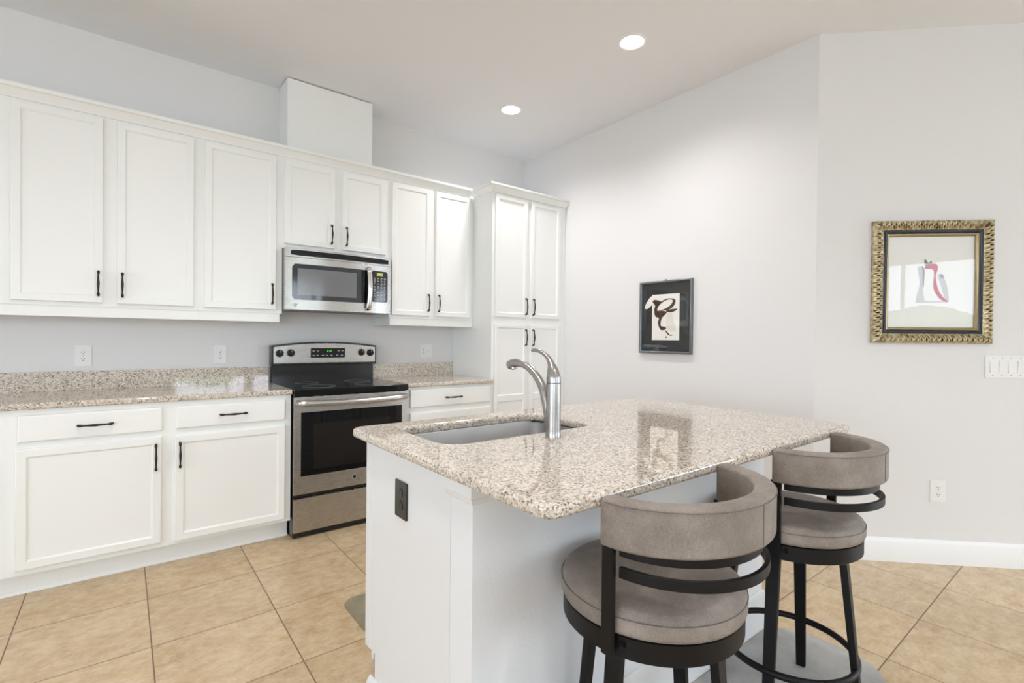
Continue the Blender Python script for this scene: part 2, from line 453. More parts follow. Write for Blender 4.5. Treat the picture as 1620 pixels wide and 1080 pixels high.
def slab(x0, x1, z0, z1, yf, t=0.02):
    bm = B(); box(bm, x0, x1, yf, yf + t, z0, z1)
    es = [e for e in bm.edges if all(abs(v.co.y - yf) < 1e-6 for v in e.verts)]
    bmesh.ops.bevel(bm, geom=es, offset=0.008, segments=3, profile=0.35, affect='EDGES')
    return bm
def pull(a, b, yf, parent):
    """bow-shaped cabinet pull between two points a and b (x, z) on the face yf"""
    bm = B(); ax, az = a; bx, bz = b
    P = []; R = []
    prof = [(0.0, 0.002, .0055), (0.0, 0.012, .0055), (0.03, 0.020, .0068), (0.09, 0.0225, .0066), (0.12, 0.0225, .0042), (0.2, 0.024, .0040), (0.35, 0.028, .0052),
            (0.5, 0.0295, .0066), (0.65, 0.028, .0052), (0.8, 0.024, .0040), (0.88, 0.0225, .0042), (0.91, 0.0225, .0066), (0.97, 0.020, .0068), (1.0, 0.012, .0055), (1.0, 0.002, .0055)]
    for s, o, r in prof:
        P.append((ax + (bx - ax) * s, yf - o, az + (bz - az) * s)); R.append(r)
    tube(bm, P, R, 10)
    return obj('handle', bm, M_HANDLE, parent, ang=60)
CABG = 'white painted kitchen cabinets'
def carcass(x0, x1, yf, z0, z1, t=0.018):
    bm = B(); box(bm, x0, x1, yf, -0.002, z0, z1); return bm

# --- wall cabinets
YU, YD = -0.33, -0.35
ZU0, ZU1 = 1.385, 2.425
def light_rail(x0, x1, parent, left=False, right=False):
    bm = B()
    box(bm, x0, x1, YU + 0.006, YU + 0.024, 1.329, ZU0)
    if left: box(bm, x0, x0 + 0.018, YU + 0.024, -0.002, 1.329, ZU0)
    if right: box(bm, x1 - 0.018, x1, YU + 0.024, -0.002, 1.329, ZU0)
    obj('light_rail', bm, M_CAB, parent, 0.002)
def wall_cab(label, x0, x1, doors, z0=ZU0, rail=None, group=None):
    t = thing('wall_cabinet', label, 'cabinet', ((x0 + x1) / 2, -0.165, z0), group)
    obj('body', carcass(x0, x1, YU, z0, ZU1), M_CAB, t)
    for (a, b, dz0, dz1, hx, hz0, hz1) in doors:
        d = obj('door', raised_door(a, b, dz0, dz1, YD), M_CAB, t, wn=True)
        if hx is not None: pull((hx, hz0), (hx, hz1), YD, d)
    if rail: light_rail(rail[0], rail[1], t, rail[2], rail[3])
    return t
DZ0, DZ1 = 1.4063, 2.3993
wall_cab('white wall cabinet farthest left, mostly past the picture edge', 0.36, 0.946, [(0.40, 0.905, DZ0, DZ1, 0.88, 1.446, 1.575)], rail=(0.36, 0.946, True, False))
wall_cab('wide white two-door wall cabinet at the left end of the row', 0.946, 1.785, [(0.9875, 1.3435, DZ0, DZ1, 1.325, 1.446, 1.575), (1.4017, 1.7577, DZ0, DZ1, 1.4262, 1.4444, 1.5734)], rail=(0.946, 1.785, False, False))
wall_cab('white single-door wall cabinet just left of the microwave', 1.785, 2.248, [(1.812, 2.2084, DZ0, DZ1, 2.1833, 1.446, 1.573)], rail=(1.785, 2.236, False, True))
wall_cab('short white two-door cabinet above the stainless microwave', 2.248, 2.994, [(2.258, 2.585, 1.846, 2.392, 2.559, 1.878, 2.003), (2.635, 2.960, 1.846, 2.392, 2.662, 1.878, 2.003)], z0=1.817)
wall_cab('white two-door wall cabinet between microwave and tall pantry', 2.994, 3.7465, [(3.0088, 3.334, DZ0, DZ1, 3.312, 1.447, 1.575), (3.3815, 3.7109, DZ0, DZ1, 3.405, 1.447, 1.575)], rail=(3.005, 3.7465, True, False))

CROWN = [(0, 2.412), (0.010, 2.412), (0.012, 2.420), (0.038, 2.452), (0.046, 2.454), (0.050, 2.460), (0.050, 2.4734), (0, 2.4734)]
XP0, XP1, YP, YPD = 3.748, XB - 0.002, -0.60, -0.62
bm = B(); sweep_plan(bm, [(0.36, YU), (XP0 - 0.05, YU)], CROWN)
tag(obj('crown_moulding', bm, M_CAB), 'long white crown moulding running along the tops of the wall cabinets', 'moulding')

# --- pantry
pt = thing('pantry_cabinet', 'tall white pantry cabinet with four doors in the far corner', 'cabinet', ((XP0 + XP1) / 2, -0.3, 0))
obj('body', carcass(XP0, XP1, YP, 0.10, 2.425), M_CAB, pt, 0.0015)
obj('toe_kick', boxm(XP0 + .001, XP1, YP + 0.07, -0.002, 0.0, 0.10), M_CAB, pt)
bm = B(); sweep_plan(bm, [(XP0, -0.385), (XP0, YP), (XP1, YP)], CROWN)
obj('crown', bm, M_CAB, pt)
for a, b, hx in ((3.770, 4.104, 4.085), (4.147, 4.482, 4.166)):
    d = obj('door', raised_door(a, b, 1.412, 2.397, YPD, stile=0.045), M_CAB, pt, wn=True)
    pull((hx, 1.440), (hx, 1.572), YPD, d)
    d = obj('door', raised_door(a, b, 0.13, 1.356, YPD, stile=0.045, mid=(0.715, 0.785)), M_CAB, pt, wn=True)
    pull((hx, 1.183), (hx, 1.311), YPD, d)

# --- base cabinets
YBF, YBD = -0.615, -0.635
def base_cab(label, x0, x1, drawers, doors):
    t = thing('base_cabinet', label, 'cabinet', ((x0 + x1) / 2, -0.3, 0))
    obj('body', carcass(x0, x1, YBF, 0.1123, 0.8815), M_CAB, t)
    bm = B(); box(bm, x0, x1, -0.540, -0.01, 0, 0.1123); obj('toe_kick', bm, M_CAB, t)
    bm = B(); pr = [(0, 0), (0.011, 0), (0.0105, 0.006), (0.008, 0.012), (0.004, 0.016), (0, 0.018)]
    sweep_plan(bm, [(x0, -0.5405), (x1, -0.5405)], pr); obj('quarter_round', bm, M_CAB, t)
    for (a, b, z0, z1, h0, h1, hz) in drawers:
        d = obj('drawer', slab(a, b, z0, z1, YBD), M_CAB, t, wn=True); pull((h0, hz), (h1, hz), YBD, d)
    for (a, b, z0, z1, hx, h0, h1) in doors:
        d = obj('door', raised_door(a, b, z0, z1, YBD, stile=0.05), M_CAB, t, wn=True)
        if hx: pull((hx, h0), (hx, h1), YBD, d)
    return t
base_cab('white base cabinet farthest left, mostly past the picture edge', 0.36, 0.960, [(0.40, 0.90, 0.731, 0.857, .585, .715, .793)], [(0.40, 0.90, 0.139, 0.702, .87, .53, .663)])
base_cab('wider white base cabinet with drawer and door, left of its neighbour', 0.96, 1.622, [(1.0477, 1.595, 0.731, 0.857, 1.2594, 1.3896, 0.793)], [(1.040, 1.591, 0.139, 0.702, 1.5666, 0.530, 0.663)])
base_cab('white base cabinet with drawer and door directly left of the range', 1.622, 2.236, [(1.654, 2.2017, 0.734, 0.855, 1.860, 1.990, 0.795)], [(1.6495, 2.201, 0.132, 0.698, 1.6715, 0.529, 0.661)])
base_cab('white base cabinet of drawers between the range and the tall pantry', 3.003, XP0 - 0.002, [(3.0275, 3.724, 0.737, 0.864, 3.313, 3.447, 0.798), (3.0275, 3.724, 0.430, 0.701, 3.313, 3.447, 0.565), (3.0275, 3.724, 0.139, 0.400, 3.313, 3.447, 0.27)], [])

# --- countertops of the back run
def counter(label, x0, x1, side=False):
    bm = B(); box(bm, x0, x1, -0.6403, -0.0215, 0.8832, 0.914)
    es = [e for e in bm.edges if all(abs(v.co.y + 0.6403) < 1e-6 for v in e.verts) and abs(e.verts[0].co.z - e.verts[1].co.z) < 1e-6]
    bmesh.ops.bevel(bm, geom=es, offset=0.010, segments=4, profile=0.5, affect='EDGES')
    o = obj('countertop', bm, M_GRAN, wn=True); tag(o, label, 'countertop')
    obj('backsplash', boxm(x0, x1, -0.022, -0.001, 0.8832, 1.0225), M_GRAN, o, 0.002)
    return o
counter('long speckled beige granite worktop left of the range', 0.36, 2.2375)
counter('short speckled granite worktop between range and pantry', 3.0005, XP0 - 0.0015)

# --- duct cover on top of the cabinets
bm = B(); box(bm, 2.301, 2.900, -0.222, -0.001, 2.4255, 2.990)
o = obj('duct_cover', bm, M_CAB, None, 0.002)
tag(o, 'tall white box covering the duct above the microwave cabinet, up to the ceiling', 'duct cover')

# ------------------------------------------------------------------ range
def bar(bm, p, q, r, seg=12): tube(bm, [p, q], r, seg)
RX0, RX1 = 2.2435, 2.995
rg = thing('kitchen_range', 'stainless freestanding electric range with black glass oven window', 'range', ((RX0 + RX1) / 2, -0.33, 0))
bm = B(); box(bm, RX0, RX1, -0.632, -0.03, 0.012, 0.872); box(bm, RX0 + .01, RX1 - .01, -0.60, -0.05, 0.0, 0.012)
obj('body', bm, M_BLKEN, rg, 0.002)
# cooktop
bm = B(); box(bm, RX0 - 0.001, RX1 + 0.001, -0.668, -0.045, 0.872, 0.9135)
obj('cooktop', bm, M_BLKGLASS, rg, 0.007, 3)
ck = rg.children[-1]
for (x, y, r) in ((2.44, -0.50, .10), (2.80, -0.50, .115), (2.44, -0.22, .075), (2.80, -0.22, .09)):
    bm = B(); tube(bm, [(x + r * math.cos(2 * PI * k / 48), y + r * math.sin(2 * PI * k / 48), .9136) for k in range(49)], .0007, 6, caps=False)
    obj('burner_ring', bm, M_GREYPL, rg)
# backguard riser and control panel
def arc_panel(bm, x0, x1, y0, y1, z0, zs, zc, n=16):
    pts = [(x0, z0)] + [(x0 + (x1 - x0) * k / n, zs + (zc - zs) * (1 - (2 * k / n - 1) ** 2)) for k in range(n + 1)] + [(x1, z0)]
    a = [bm.verts.new((x, y0, z)) for x, z in pts]; b = [bm.verts.new((x, y1, z)) for x, z in pts]
    bm.faces.new(a); bm.faces.new(b[::-1])
    for i in range(len(pts)):
        j = (i + 1) % len(pts); bm.faces.new((a[i], b[i], b[j], a[j]))
bm = B(); box(bm, RX0 + .004, RX1 - .014, -0.075, -0.012, 0.905, 1.04)
obj('riser', bm, M_BLKEN, rg, 0.004)
bm = B(); arc_panel(bm, RX0 - .004, RX1 + .004, -0.092, -0.012, 1.03, 1.172, 1.199)
bg = obj('backguard', bm, M_BLKEN, rg, 0.006, 3)
bm = B(); arc_panel(bm, RX0 + .008, RX1 - .008, -0.0965, -0.090, 1.046, 1.160, 1.188)
fp = obj('control_panel', bm, M_STEEL, rg, 0.002)
bm = B(); pts = rrect(2.500, 2.750, 1.083, 1.153, .006); prism(bm, [(x, z) for x, z in pts], 0.0965, 0.0995)
bm.transform(Matrix(((1, 0, 0, 0), (0, 0, -1, 0), (0, 1, 0, 0), (0, 0, 0, 1))))
dp = obj('display', bm, M_BLKGLASS, rg, 0.001)
bm = text_bm('8:18', 0.021); place(bm, Matrix.Translation((2.631, -0.0995, 1.131)) @ FRONT); obj('clock_digits', bm, M_GREENLED, dp, weld=False)
for x, z in [(x, 1.099) for x in (2.520, 2.548, 2.585, 2.615, 2.648, 2.690, 2.725)] + [(x, 1.130) for x in (2.52, 2.55, 2.70, 2.73)]:
    obj('touch_pad_mark', boxm(x - .008, x + .008, -0.1003, -0.0993, z, z + .004), M_PRINT, dp)
for x, z in ((2.2905, 1.117), (2.3645, 1.1195), (2.877, 1.120), (2.947, 1.1165)):
    bm = B(); lathe(bm, [(.026, 0), (.026, .006), (.0235, .010), (.0225, .016), (0.012, .018)], (x, -0.0965, z), 28, 'y')
    k = obj('knob', bm, M_BLKPL, rg)
    bm = B(); box(bm, x - .005, x + .005, -0.1255, -0.112, z - .022, z + .025); obj('grip', bm, M_BLKPL, k, 0.002)
    bm = B(); box(bm, x - .001, x + .001, -0.1262, -0.1255, z + .006, z + .022); obj('pointer_mark', bm, M_PRINT, k)
    bm = B()
    for a in (-120, -80, -40, 40, 80, 120):
        ca, sa = math.sin(math.radians(a)), math.cos(math.radians(a))
        px, pz = x + .032 * ca, z + .032 * sa; box(bm, px - .0016, px + .0016, -0.0972, -0.0962, pz - .0016, pz + .0016)
    box(bm, x - .004, x + .004, -0.0972, -0.0962, z + .033, z + .036)
    obj('dial_marks', bm, M_SLOT, k, weld=False)
# oven door
bm = B(); box(bm, RX0 + .001, RX1 - .003, -0.6526, -0.632, 0.268, 0.866)
od = obj('oven_door', bm, M_STEEL, rg, 0.004)
bm = B(); box(bm, 2.286, 2.953, -0.6548, -0.6515, 0.379, 0.771); wd = obj('window', bm, M_BLKGLASS, od, 0.0015)
bm = B(); prism(bm, rrect(2.362, 2.870, 0.413, 0.698, .012), 0.6546, 0.6552); bm.transform(FRONT); obj('inner_window', bm, M_OVENIN, wd)
bm = B(); zc = 0.826
P = [(RX0 + .020, -0.653, zc + .008), (RX0 + .018, -0.683, zc + .008), (RX0 + .030, -0.697, zc + .006)] + [(RX0 + .03 + (RX1 - RX0 - .06) * k / 14, -0.699 - .010 * math.sin(PI * k / 14), zc + .006 - 0.010 * math.sin(PI * k / 14)) for k in range(1, 14)] + [(RX1 - .030, -0.697, zc + .006), (RX1 - .018, -0.683, zc + .008), (RX1 - .020, -0.653, zc + .008)]
tube(bm, P, [.0175] * len(P), 16, 0.8); obj('handle', bm, M_STEEL, od, ang=60)
bm = B(); lathe(bm, [(.0005, 0), (.0145, 0), (.0145, .002), (.0125, .0026), (.0005, .0026)], (2.6195, -0.6526, 0.3275), 32, 'y')
bd = obj('badge', bm, M_BADGE, od)
bm = B(); lathe(bm, [(.0108, .0026), (.0108, .0032), (.0116, .0032), (.0116, .0026)], (2.6195, -0.6526, 0.3275), 32, 'y')
t = text_bm('GE', 0.0125, 0.0004, 0.25); place(t, Matrix.Translation((2.6195, -0.6556, 0.3275)) @ FRONT)
me_ = bpy.data.meshes.new('tmp'); t.to_mesh(me_); t.free(); bm.from_mesh(me_); bpy.data.meshes.remove(me_)
obj('monogram', bm, M_SLOT, bd, weld=False)
bm = B(); box(bm, RX0 + .001, RX1 - .003, -0.6526, -0.632, 0.036, 0.243); obj('drawer', bm, M_STEEL, rg, 0.004)
bm = B(); box(bm, RX0 + .001, RX1 - .003, -0.648, -0.632, 0.008, 0.034); obj('kick_plate', bm, M_BLKEN, rg)

# ------------------------------------------------------------------ microwave
MX0, MX1, MZ0, MZ1 = 2.252, 2.984, 1.410, 1.8155
mw = thing('microwave_oven', 'stainless over-the-range microwave with black vent grille and grey window', 'microwave', ((MX0 + MX1) / 2, -0.2, MZ0))
obj('body', boxm(MX0, MX1, -0.362, -0.003, MZ0 + .004, MZ1), M_GREYPL, mw, 0.002)
def bow(x): 
    s = (x - MX0) / (MX1 - MX0) * 2 - 1
    return -0.386 - 0.022 * (1 - s * s)
def bowed(x0, x1, z0, z1, off0, off1, n=14, r=0.0):
    """slab following the bowed front; off0/off1 = distances in front of the bow"""
    bm = B()
    xs = [x0 + (x1 - x0) * k / n for k in range(n + 1)]
    rings = []
    for x in xs:
        y = bow(x)
        dz = 0
        if r:
            d = min(x - x0, x1 - x); 
            if d < r: dz = r - math.sqrt(max(r * r - (r - d) ** 2, 0))
        rings.append([(x, y - off1, z0 + dz), (x, y - off0, z0 + dz), (x, y - off0, z1 - dz), (x, y - off1, z1 - dz)])
    loft(bm, rings); return bm
obj('face', bowed(MX0, MX1, MZ0, MZ1, -0.03, 0.0), M_STEEL, mw, 0.003)
bm = bowed(MX0 + .003, MX1 - .003, 1.7555, 1.7575, 0, .0007); obj('seam', bm, M_SLOT, mw)
vg = obj('vent_grille', bowed(MX0 + .035, MX1 - .022, 1.768, 1.804, 0, .0015, 14, .004), M_BLKPL, mw)
for k in range(3):
    z = 1.773 + k * .0105
    obj('louvre', bowed(MX0 + .04, MX1 - .027, z, z + .005, .0012, .007), M_BLKPL, vg, 0.001)
dr = obj('door', bowed(MX0 + .001, 2.858, MZ0 + .002, 1.7545, 0, .004), M_STEEL, mw, 0.002)
bd_ = obj('window_border', bowed(MX0 + .042, 2.78, 1.478, 1.713, .004, .0055, 30, .02), M_DGREY, dr)
obj('window', bowed(MX0 + .075, 2.715, 1.510, 1.684, .0055, .0062), M_GREYGL, dr)
obj('handle_recess', bowed(2.752, 2.800, 1.478, 1.713, .0045, .0064), M_BLKGLASS, dr)
bm = B(); hx = 2.800
P = [(hx, bow(hx) - .002, 1.723), (hx, bow(hx) - .022, 1.723)] + [(hx + .004 * math.sin(PI * k / 10), bow(hx) - .030 - .012 * math.sin(PI * k / 10), 1.715 - .272 * k / 10) for k in range(11)] + [(hx, bow(hx) - .022, 1.436), (hx, bow(hx) - .002, 1.436)]
tube(bm, P, [.012] * len(P), 12, 1.5, up=(0, 0, 1)); obj('handle', bm, M_CHROME, dr, ang=60)
kp = obj('keypad', bowed(2.828, 2.955, 1.490, 1.715, .001, .0058, 24, .02), M_DGREY, mw)
obj('clock_display', bowed(2.868, 2.915, 1.686, 1.700, .0058, .0066, 4), M_LIMELCD, kp)
obj('display_label', bowed(2.868, 2.915, 1.678, 1.684, .0058, .0066, 4), M_PRINT, kp)
bm = B(); random.seed(3)
for r in range(8):
    for c in range(4):
        x = 2.852 + c * .026; z = 1.660 - r * .0205
        y = bow(x) - .0064
        if random.random() < .9:
            box(bm, x - .007, x + .002 + random.random() * .006, y, y + .001, z, z + .004)
        if random.random() < .7:
            box(bm, x - .004, x + .004, y, y + .001, z - .009, z - .006)
obj('key_legends', bm, M_PRINT, kp, weld=False)
bm = B(); lathe(bm, [(.0005, 0), (.0125, 0), (.0125, .002), (.0105, .0026), (.0005, .0026)], (2.315, bow(2.315) - .004, 1.444), 28, 'y')
bd = obj('badge', bm, M_BADGE, dr)
t = text_bm('GE', 0.0115, 0.0004, 0.25); place(t, Matrix.Translation((2.315, bow(2.315) - .0068, 1.444)) @ FRONT); obj('monogram', t, M_SLOT, bd, weld=False)

# ------------------------------------------------------------------ island
IX0, IX1, IY0, IY1 = 2.0714, 3.698, -3.1177, -2.0636
PX, PXR = 2.10, 3.61
isl = thing('kitchen_island', 'white kitchen island base with panelled end and textured seating-side wall', 'island', ((PX + PXR) / 2, -2.5, 0))
bm = B(); box(bm, PX, PX + .02, -2.716, -2.200, 0.17, 0.8815)      # end panel above the notch
box(bm, PX, PX + .02, -2.716, -2.237, 0.0, 0.17)
obj('end_panel', bm, M_ISL, isl)
bm = B(); box(bm, PX - .002, PX + .02, -2.200, -2.155, 0.168, 0.8815); obj('corner_stile', bm, M_ISL, isl, 0.003)
# range-side front: face frame, doors
bm = B(); box(bm, PX + .02, PXR - .02, -2.178, -2.160, 0.11, 0.8815); box(bm, PX + .02, PXR - .02, -2.237, -2.225, 0, 0.11); obj('face_frame', bm, M_ISL, isl)
for k in range(4):
    a = PX + .05 + k * .362
    d = obj('door', raised_door(a, a + .335, 0.14, 0.70, -2.157), M_ISL, isl)
    d.data.transform(Matrix.Translation((0, -2.157 * 2 + .02 + 2 * 2.5, 0)) @ Matrix.Diagonal((1, -1, 1, 1)))  # face the range
    d.data.flip_normals()
# knee wall on the seating side
bm = B(); box(bm, PX, PXR, -2.818, -2.716, 0.0, 0.8815); obj('knee_wall', bm, M_TEXW, isl, 0.004)
bm = B(); box(bm, PXR - .02, PXR, -2.716, -2.16, 0.0, 0.8815); obj('end_panel', bm, M_ISL, isl)
TRIMP = [(0, .832), (.004, .832), (.007, .838), (.008, .846), (.012, .850), (.012, .8815), (0, .8815)]
bm = B(); sweep_plan(bm, [(PX, -2.700), (PX, -2.818), (PXR, -2.818), (PXR, -2.70)], TRIMP); obj('top_trim', bm, M_ISL, isl)
IBP = [(0, 0), (0.012, 0), (0.012, 0.128), (0.011, 0.140), (0.008, 0.150), (0.007, 0.158), (0.002, 0.166), (0, 0.166)]
bm = B(); sweep_plan(bm, [(PX, -2.716), (PX, -2.818), (PXR, -2.818), (PXR, -2.716)], IBP); obj('baseboard', bm, M_ISL, isl)
bm = B(); sweep_plan(bm, [(PX, -2.205), (PX, -2.716)], [(0, 0), (.016, 0), (.016, .066), (.010, .080), (0, .086)]); obj('base_strip', bm, M_ISL, isl)

# countertop with sink cut-out
cu = bpy.data.curves.new('top', 'CURVE'); cu.dimensions = '2D'; cu.fill_mode = 'BOTH'
BV = 0.0115
def spl(pts):
    s = cu.splines.new('POLY'); s.points.add(len(pts) - 1); s.use_cyclic_u = True
    for p, (x, y) in zip(s.points, pts): p.co = (x, y, 0, 1)
spl(rrect(IX0 + BV, IX1 - BV, IY0 + BV, IY1 - BV, 0.03, 8))
SX0, SX1, SY0, SY1 = 2.190, 2.857, -2.545, -2.160
spl(rrect(SX0 - BV * .0, SX1 + BV * .0, SY0, SY1, 0.085, 10)[::-1])
cu.extrude = 0.016 - BV; cu.bevel_depth = BV; cu.bevel_resolution = 4
co = bpy.data.objects.new('top', cu); COL.objects.link(co); bpy.context.view_layer.update()
me = bpy.data.meshes.new_from_object(co.evaluated_get(bpy.context.evaluated_depsgraph_get()))
bpy.data.objects.remove(co); bpy.data.curves.remove(cu)
bm = B(); bm.from_mesh(me); bpy.data.meshes.remove(me)
bmesh.ops.translate(bm, verts=bm.verts, vec=(0, 0, 0.898))
ic = obj('island_countertop', bm, M_GRAN, None, ang=40, wn=True)
tag(ic, 'large speckled beige granite island top with rounded corners and sink cut-out', 'countertop')

# sink
bm = B()
def ring(inset, z, r): return [(x, y, z) for x, y in rrect(SX0 - .006 + inset, SX1 + .006 - inset, SY0 - .006 + inset, SY1 + .006 - inset, r, 10)]
loft(bm, [ring(-.025, .8810, .10), ring(-.025, .8795, .10), ring(0.0, .8795, .09), ring(0.004, .872, .088), ring(0.010, .74, .085), ring(0.020, .712, .08), ring(0.04, .700, .07), ring(0.10, .694, .05), ring(0.17, .692, .02)], True, False)
last = [v for v in bm.verts if abs(v.co.z - .692) < 1e-6]
bm.faces.new(last)
sk = thing('sink', 'stainless undermount sink bowl set in the island top', 'sink', ((SX0 + SX1) / 2, (SY0 + SY1) / 2, 0.69))
so = obj('bowl', bm, M_SINK, sk, ang=50)
bm = B(); lathe(bm, [(.045, .0), (.045, .004), (.036, .005), (.030, .001), (.002, .001)], ((SX0 + SX1) / 2, (SY0 + SY1) / 2, .6925), 32); obj('drain', bm, M_CHROME, sk)

# faucet
FX, FY = 2.552, -2.6175
fc = thing('kitchen_faucet', 'brushed nickel single-lever faucet standing on the granite island top', 'faucet', (FX, FY, 0.914))
bm = B(); lathe(bm, [(.0255, .914), (.0255, .929), (.0245, .931), (.0245, .933), (.0242, 1.088), (.0238, 1.092)], (FX, FY, 0), 40); obj('body', bm, M_FAUCET, fc)
bm = B(); lathe(bm, [(.0235, .0), (.0235, .003)], (FX, FY, 1.0915), 32); obj('seam_ring', bm, M_SLOT, fc)
P = catmull([(FX, -2.604, .955), (FX, -2.592, 1.00), (FX, -2.578, 1.040), (FX, -2.560, 1.077), (FX, -2.527, 1.113), (FX, -2.484, 1.1395), (FX, -2.440, 1.1500), (FX, -2.405, 1.1475), (FX, -2.380, 1.141)], 5)
n = len(P); R = [.0185 - .006 * min(1, k / (n * .55)) + (.004 if k > n * .72 else 0) * min(1, (k - n * .72) / (n * .15) if k > n * .72 else 0) for k in range(n)]
bm = B(); tube(bm, P, R, 18, 1.05); sp = obj('spout', bm, M_FAUCET, fc, ang=60)
bm = B(); tube(bm, [(FX, -2.402, 1.141), (FX, -2.405, 1.127)], [.0125, .0120], 20); a_ = obj('aerator', bm, M_FAUCET, sp)
bm = B(); tube(bm, [(FX, -2.4048, 1.1275), (FX, -2.4052, 1.1262)], [.009, .009], 20); obj('outlet_mesh', bm, M_GREYPL, sp)
P = catmull([(FX, FY, 1.094), (FX, -2.6165, 1.112), (FX, -2.612, 1.135), (FX, -2.603, 1.157), (FX, -2.583, 1.180), (FX, -2.552, 1.1945), (FX, -2.525, 1.1985), (FX, -2.506, 1.1975)], 5)
n = len(P); R0 = [.0242, .0235, .0185, .0115, .0085, .0072, .0065, .0060]
R = [R0[min(k // 5, 7)] + (R0[min(k // 5 + 1, 7)] - R0[min(k // 5, 7)]) * (k % 5) / 5 for k in range(n)]
bm = B(); tube(bm, P, R, 18); obj('lever', bm, M_FAUCET, fc, ang=60)

# ------------------------------------------------------------------ bar stool
def sector(bm, c, r0, r1, z0, z1, a0, a1, n=40):
    rings = []
    for k in range(n + 1):
        a = math.radians(a0 + (a1 - a0) * k / n); ca, sa = math.cos(a), math.sin(a)
        rings.append([(c[0] + r0 * ca, c[1] + r0 * sa, z0), (c[0] + r1 * ca, c[1] + r1 * sa, z0), (c[0] + r1 * ca, c[1] + r1 * sa, z1), (c[0] + r0 * ca, c[1] + r0 * sa, z1)])
    loft(bm, rings)
def earc(bm, c, rx, ry, th, z0, z1, a0, a1, n=48):
    """flat bar bent round an ellipse (outer radii rx, ry)"""
    rings = []
    for k in range(n + 1):
        a = math.radians(a0 + (a1 - a0) * k / n); ca, sa = math.cos(a), math.sin(a)
        p = [(c[0] + (rx - o) * ca, c[1] + (ry - o) * sa) for o in (th, 0)]
        rings.append([(*p[0], z0), (*p[1], z0), (*p[1], z1), (*p[0], z1)])
    loft(bm, rings)
def make_stool(label):
    t = thing('bar_stool', label, 'stool', (0, 0, 0), None)
    bm = B(); lathe(bm, [(.001, .604), (.210, .604), (.219, .608), (.2225, .617), (.2227, .636), (.2215, .644), (.2195, .6475), (.216, .656), (.205, .664), (.17, .671), (.10, .675), (.001, .676)], seg=72)
    s = obj('seat', bm, M_LEATH, t, ang=60)
    bm = B(); P = [(.2222 * math.cos(2 * PI * k / 72), .2222 * math.sin(2 * PI * k / 72), .6445) for k in range(73)]
    tube(bm, P, .0012, 6, caps=False); obj('piping', bm, M_SEAM, s)
    bm = B(); lathe(bm, [(.001, .5555), (.214, .5555), (.217, .558), (.217, .602), (.214, .604), (.001, .604)], seg=72); obj('seat_ring', bm, M_BLKMET, t)
    bm = B(); lathe(bm, [(.001, .520), (.120, .520), (.120, .5555), (.001, .5555)], seg=40); obj('swivel_plate', bm, M_BLKMET, t)
    # curved back cushion: rounded-rectangle section swept round a half ellipse
    C0 = (0, -0.050); RX, RY, th, zc_, hh = .2565, .226, .048, .8565, .0505
    def sec(sc=1.0):
        return rrect(-th / 2 * sc, th / 2 * sc, -hh + hh * (1 - sc) * .3, hh - hh * (1 - sc) * .3, .009 * sc, 5)
    rings = []
    a_0, a_1, n = 183.2, 356.8, 64
    def put(ang, sc, slide):
        a = math.radians(ang)
        nx, ny = math.cos(a) / RX, math.sin(a) / RY; l = math.hypot(nx, ny); nx, ny = nx / l, ny / l
        px, py = C0[0] + RX * math.cos(a), C0[1] + RY * math.sin(a)
        rings.append([(px + nx * (o - th / 2) - ny * slide, py + ny * (o - th / 2) + nx * slide, zc_ + z) for o, z in sec(sc)])
    put(a_0, .80, -.007); put(a_0, .93, -.0045)
    for k in range(n + 1): put(a_0 + (a_1 - a_0) * k / n, 1, 0)
    put(a_1, .93, .0045); put(a_1, .80, .007)
    bm = B(); loft(bm, rings)
    bk = obj('backrest', bm, M_LEATH, t, ang=60)
    def onb(a, z): return (C0[0] + (RX + .0004) * math.cos(math.radians(a)), C0[1] + (RY + .0004) * math.sin(math.radians(a)), z)
    bm = B(); tube(bm, [onb(a, .9005) for a in range(185, 356, 3)], .0012, 6); obj('top_seam', bm, M_SEAM, bk)
    bm = B(); tube(bm, [onb(SEAM_A, z) for z in (.816, .84, .87, .9005)], .0012, 6); obj('side_seam', bm, M_SEAM, bk)
    # metal back: rail under the cushion, lower band, two uprights
    bm = B(); earc(bm, C0, .216, .206, .010, .779, .807, 187, 353); obj('upper_rail', bm, M_BLKMET, t, 0.001)
    bm = B(); earc(bm, C0, .2185, .221, .010, .734, .757, 187, 353); obj('lower_rail', bm, M_BLKMET, t, 0.001)
    for sx in (-1, 1):
        bm = B(); x = sx * .2255
        box(bm, x - .0055, x + .0055, -.072, -.041, .563, .807)
        u = obj('upright', bm, M_BLKMET, t, 0.002)
        bm = B(); tube(bm, [(sx * .205, -.074, .588), (sx * .205, -.085, .588)], .006, 10) ; obj('bolt', bm, M_BLKMET, u)
    for k in range(4):
        a = math.radians(9 + 90 * k); d = Vector((math.cos(a), math.sin(a), 0)); s_ = Vector((-d.y, d.x, 0))
        rings = []
        for z, r, wd, tk in ((.5555, .160, .020, .011), (.5, .168, .020, .011), (.0031, .219, .0155, .010)):
            c = d * r + Vector((0, 0, z))
            rings.append([c + s_ * wd + d * tk, c - s_ * wd + d * tk, c - s_ * wd - d * tk, c + s_ * wd - d * tk])
        bm = B(); loft(bm, rings); obj('leg', bm, M_BLKMET, t, 0.003)
    bm = B(); rr = .2065
    P = [(rr * math.cos(2 * PI * k / 64), rr * math.sin(2 * PI * k / 64), .1857) for k in range(65)]
    tube(bm, P, .0115, 10, .85, caps=False); obj('foot_ring', bm, M_BLKMET, t, ang=60)
    return t
SEAM_A = 270
SG = 'counter stools at the island'
st1 = make_stool('nearest taupe leather swivel bar stool with curved back, tucked under the island'); st1['group'] = SG
st2 = copy_tree(st1)
st2['label'] = 'farther taupe leather swivel bar stool, at the right end of the island'
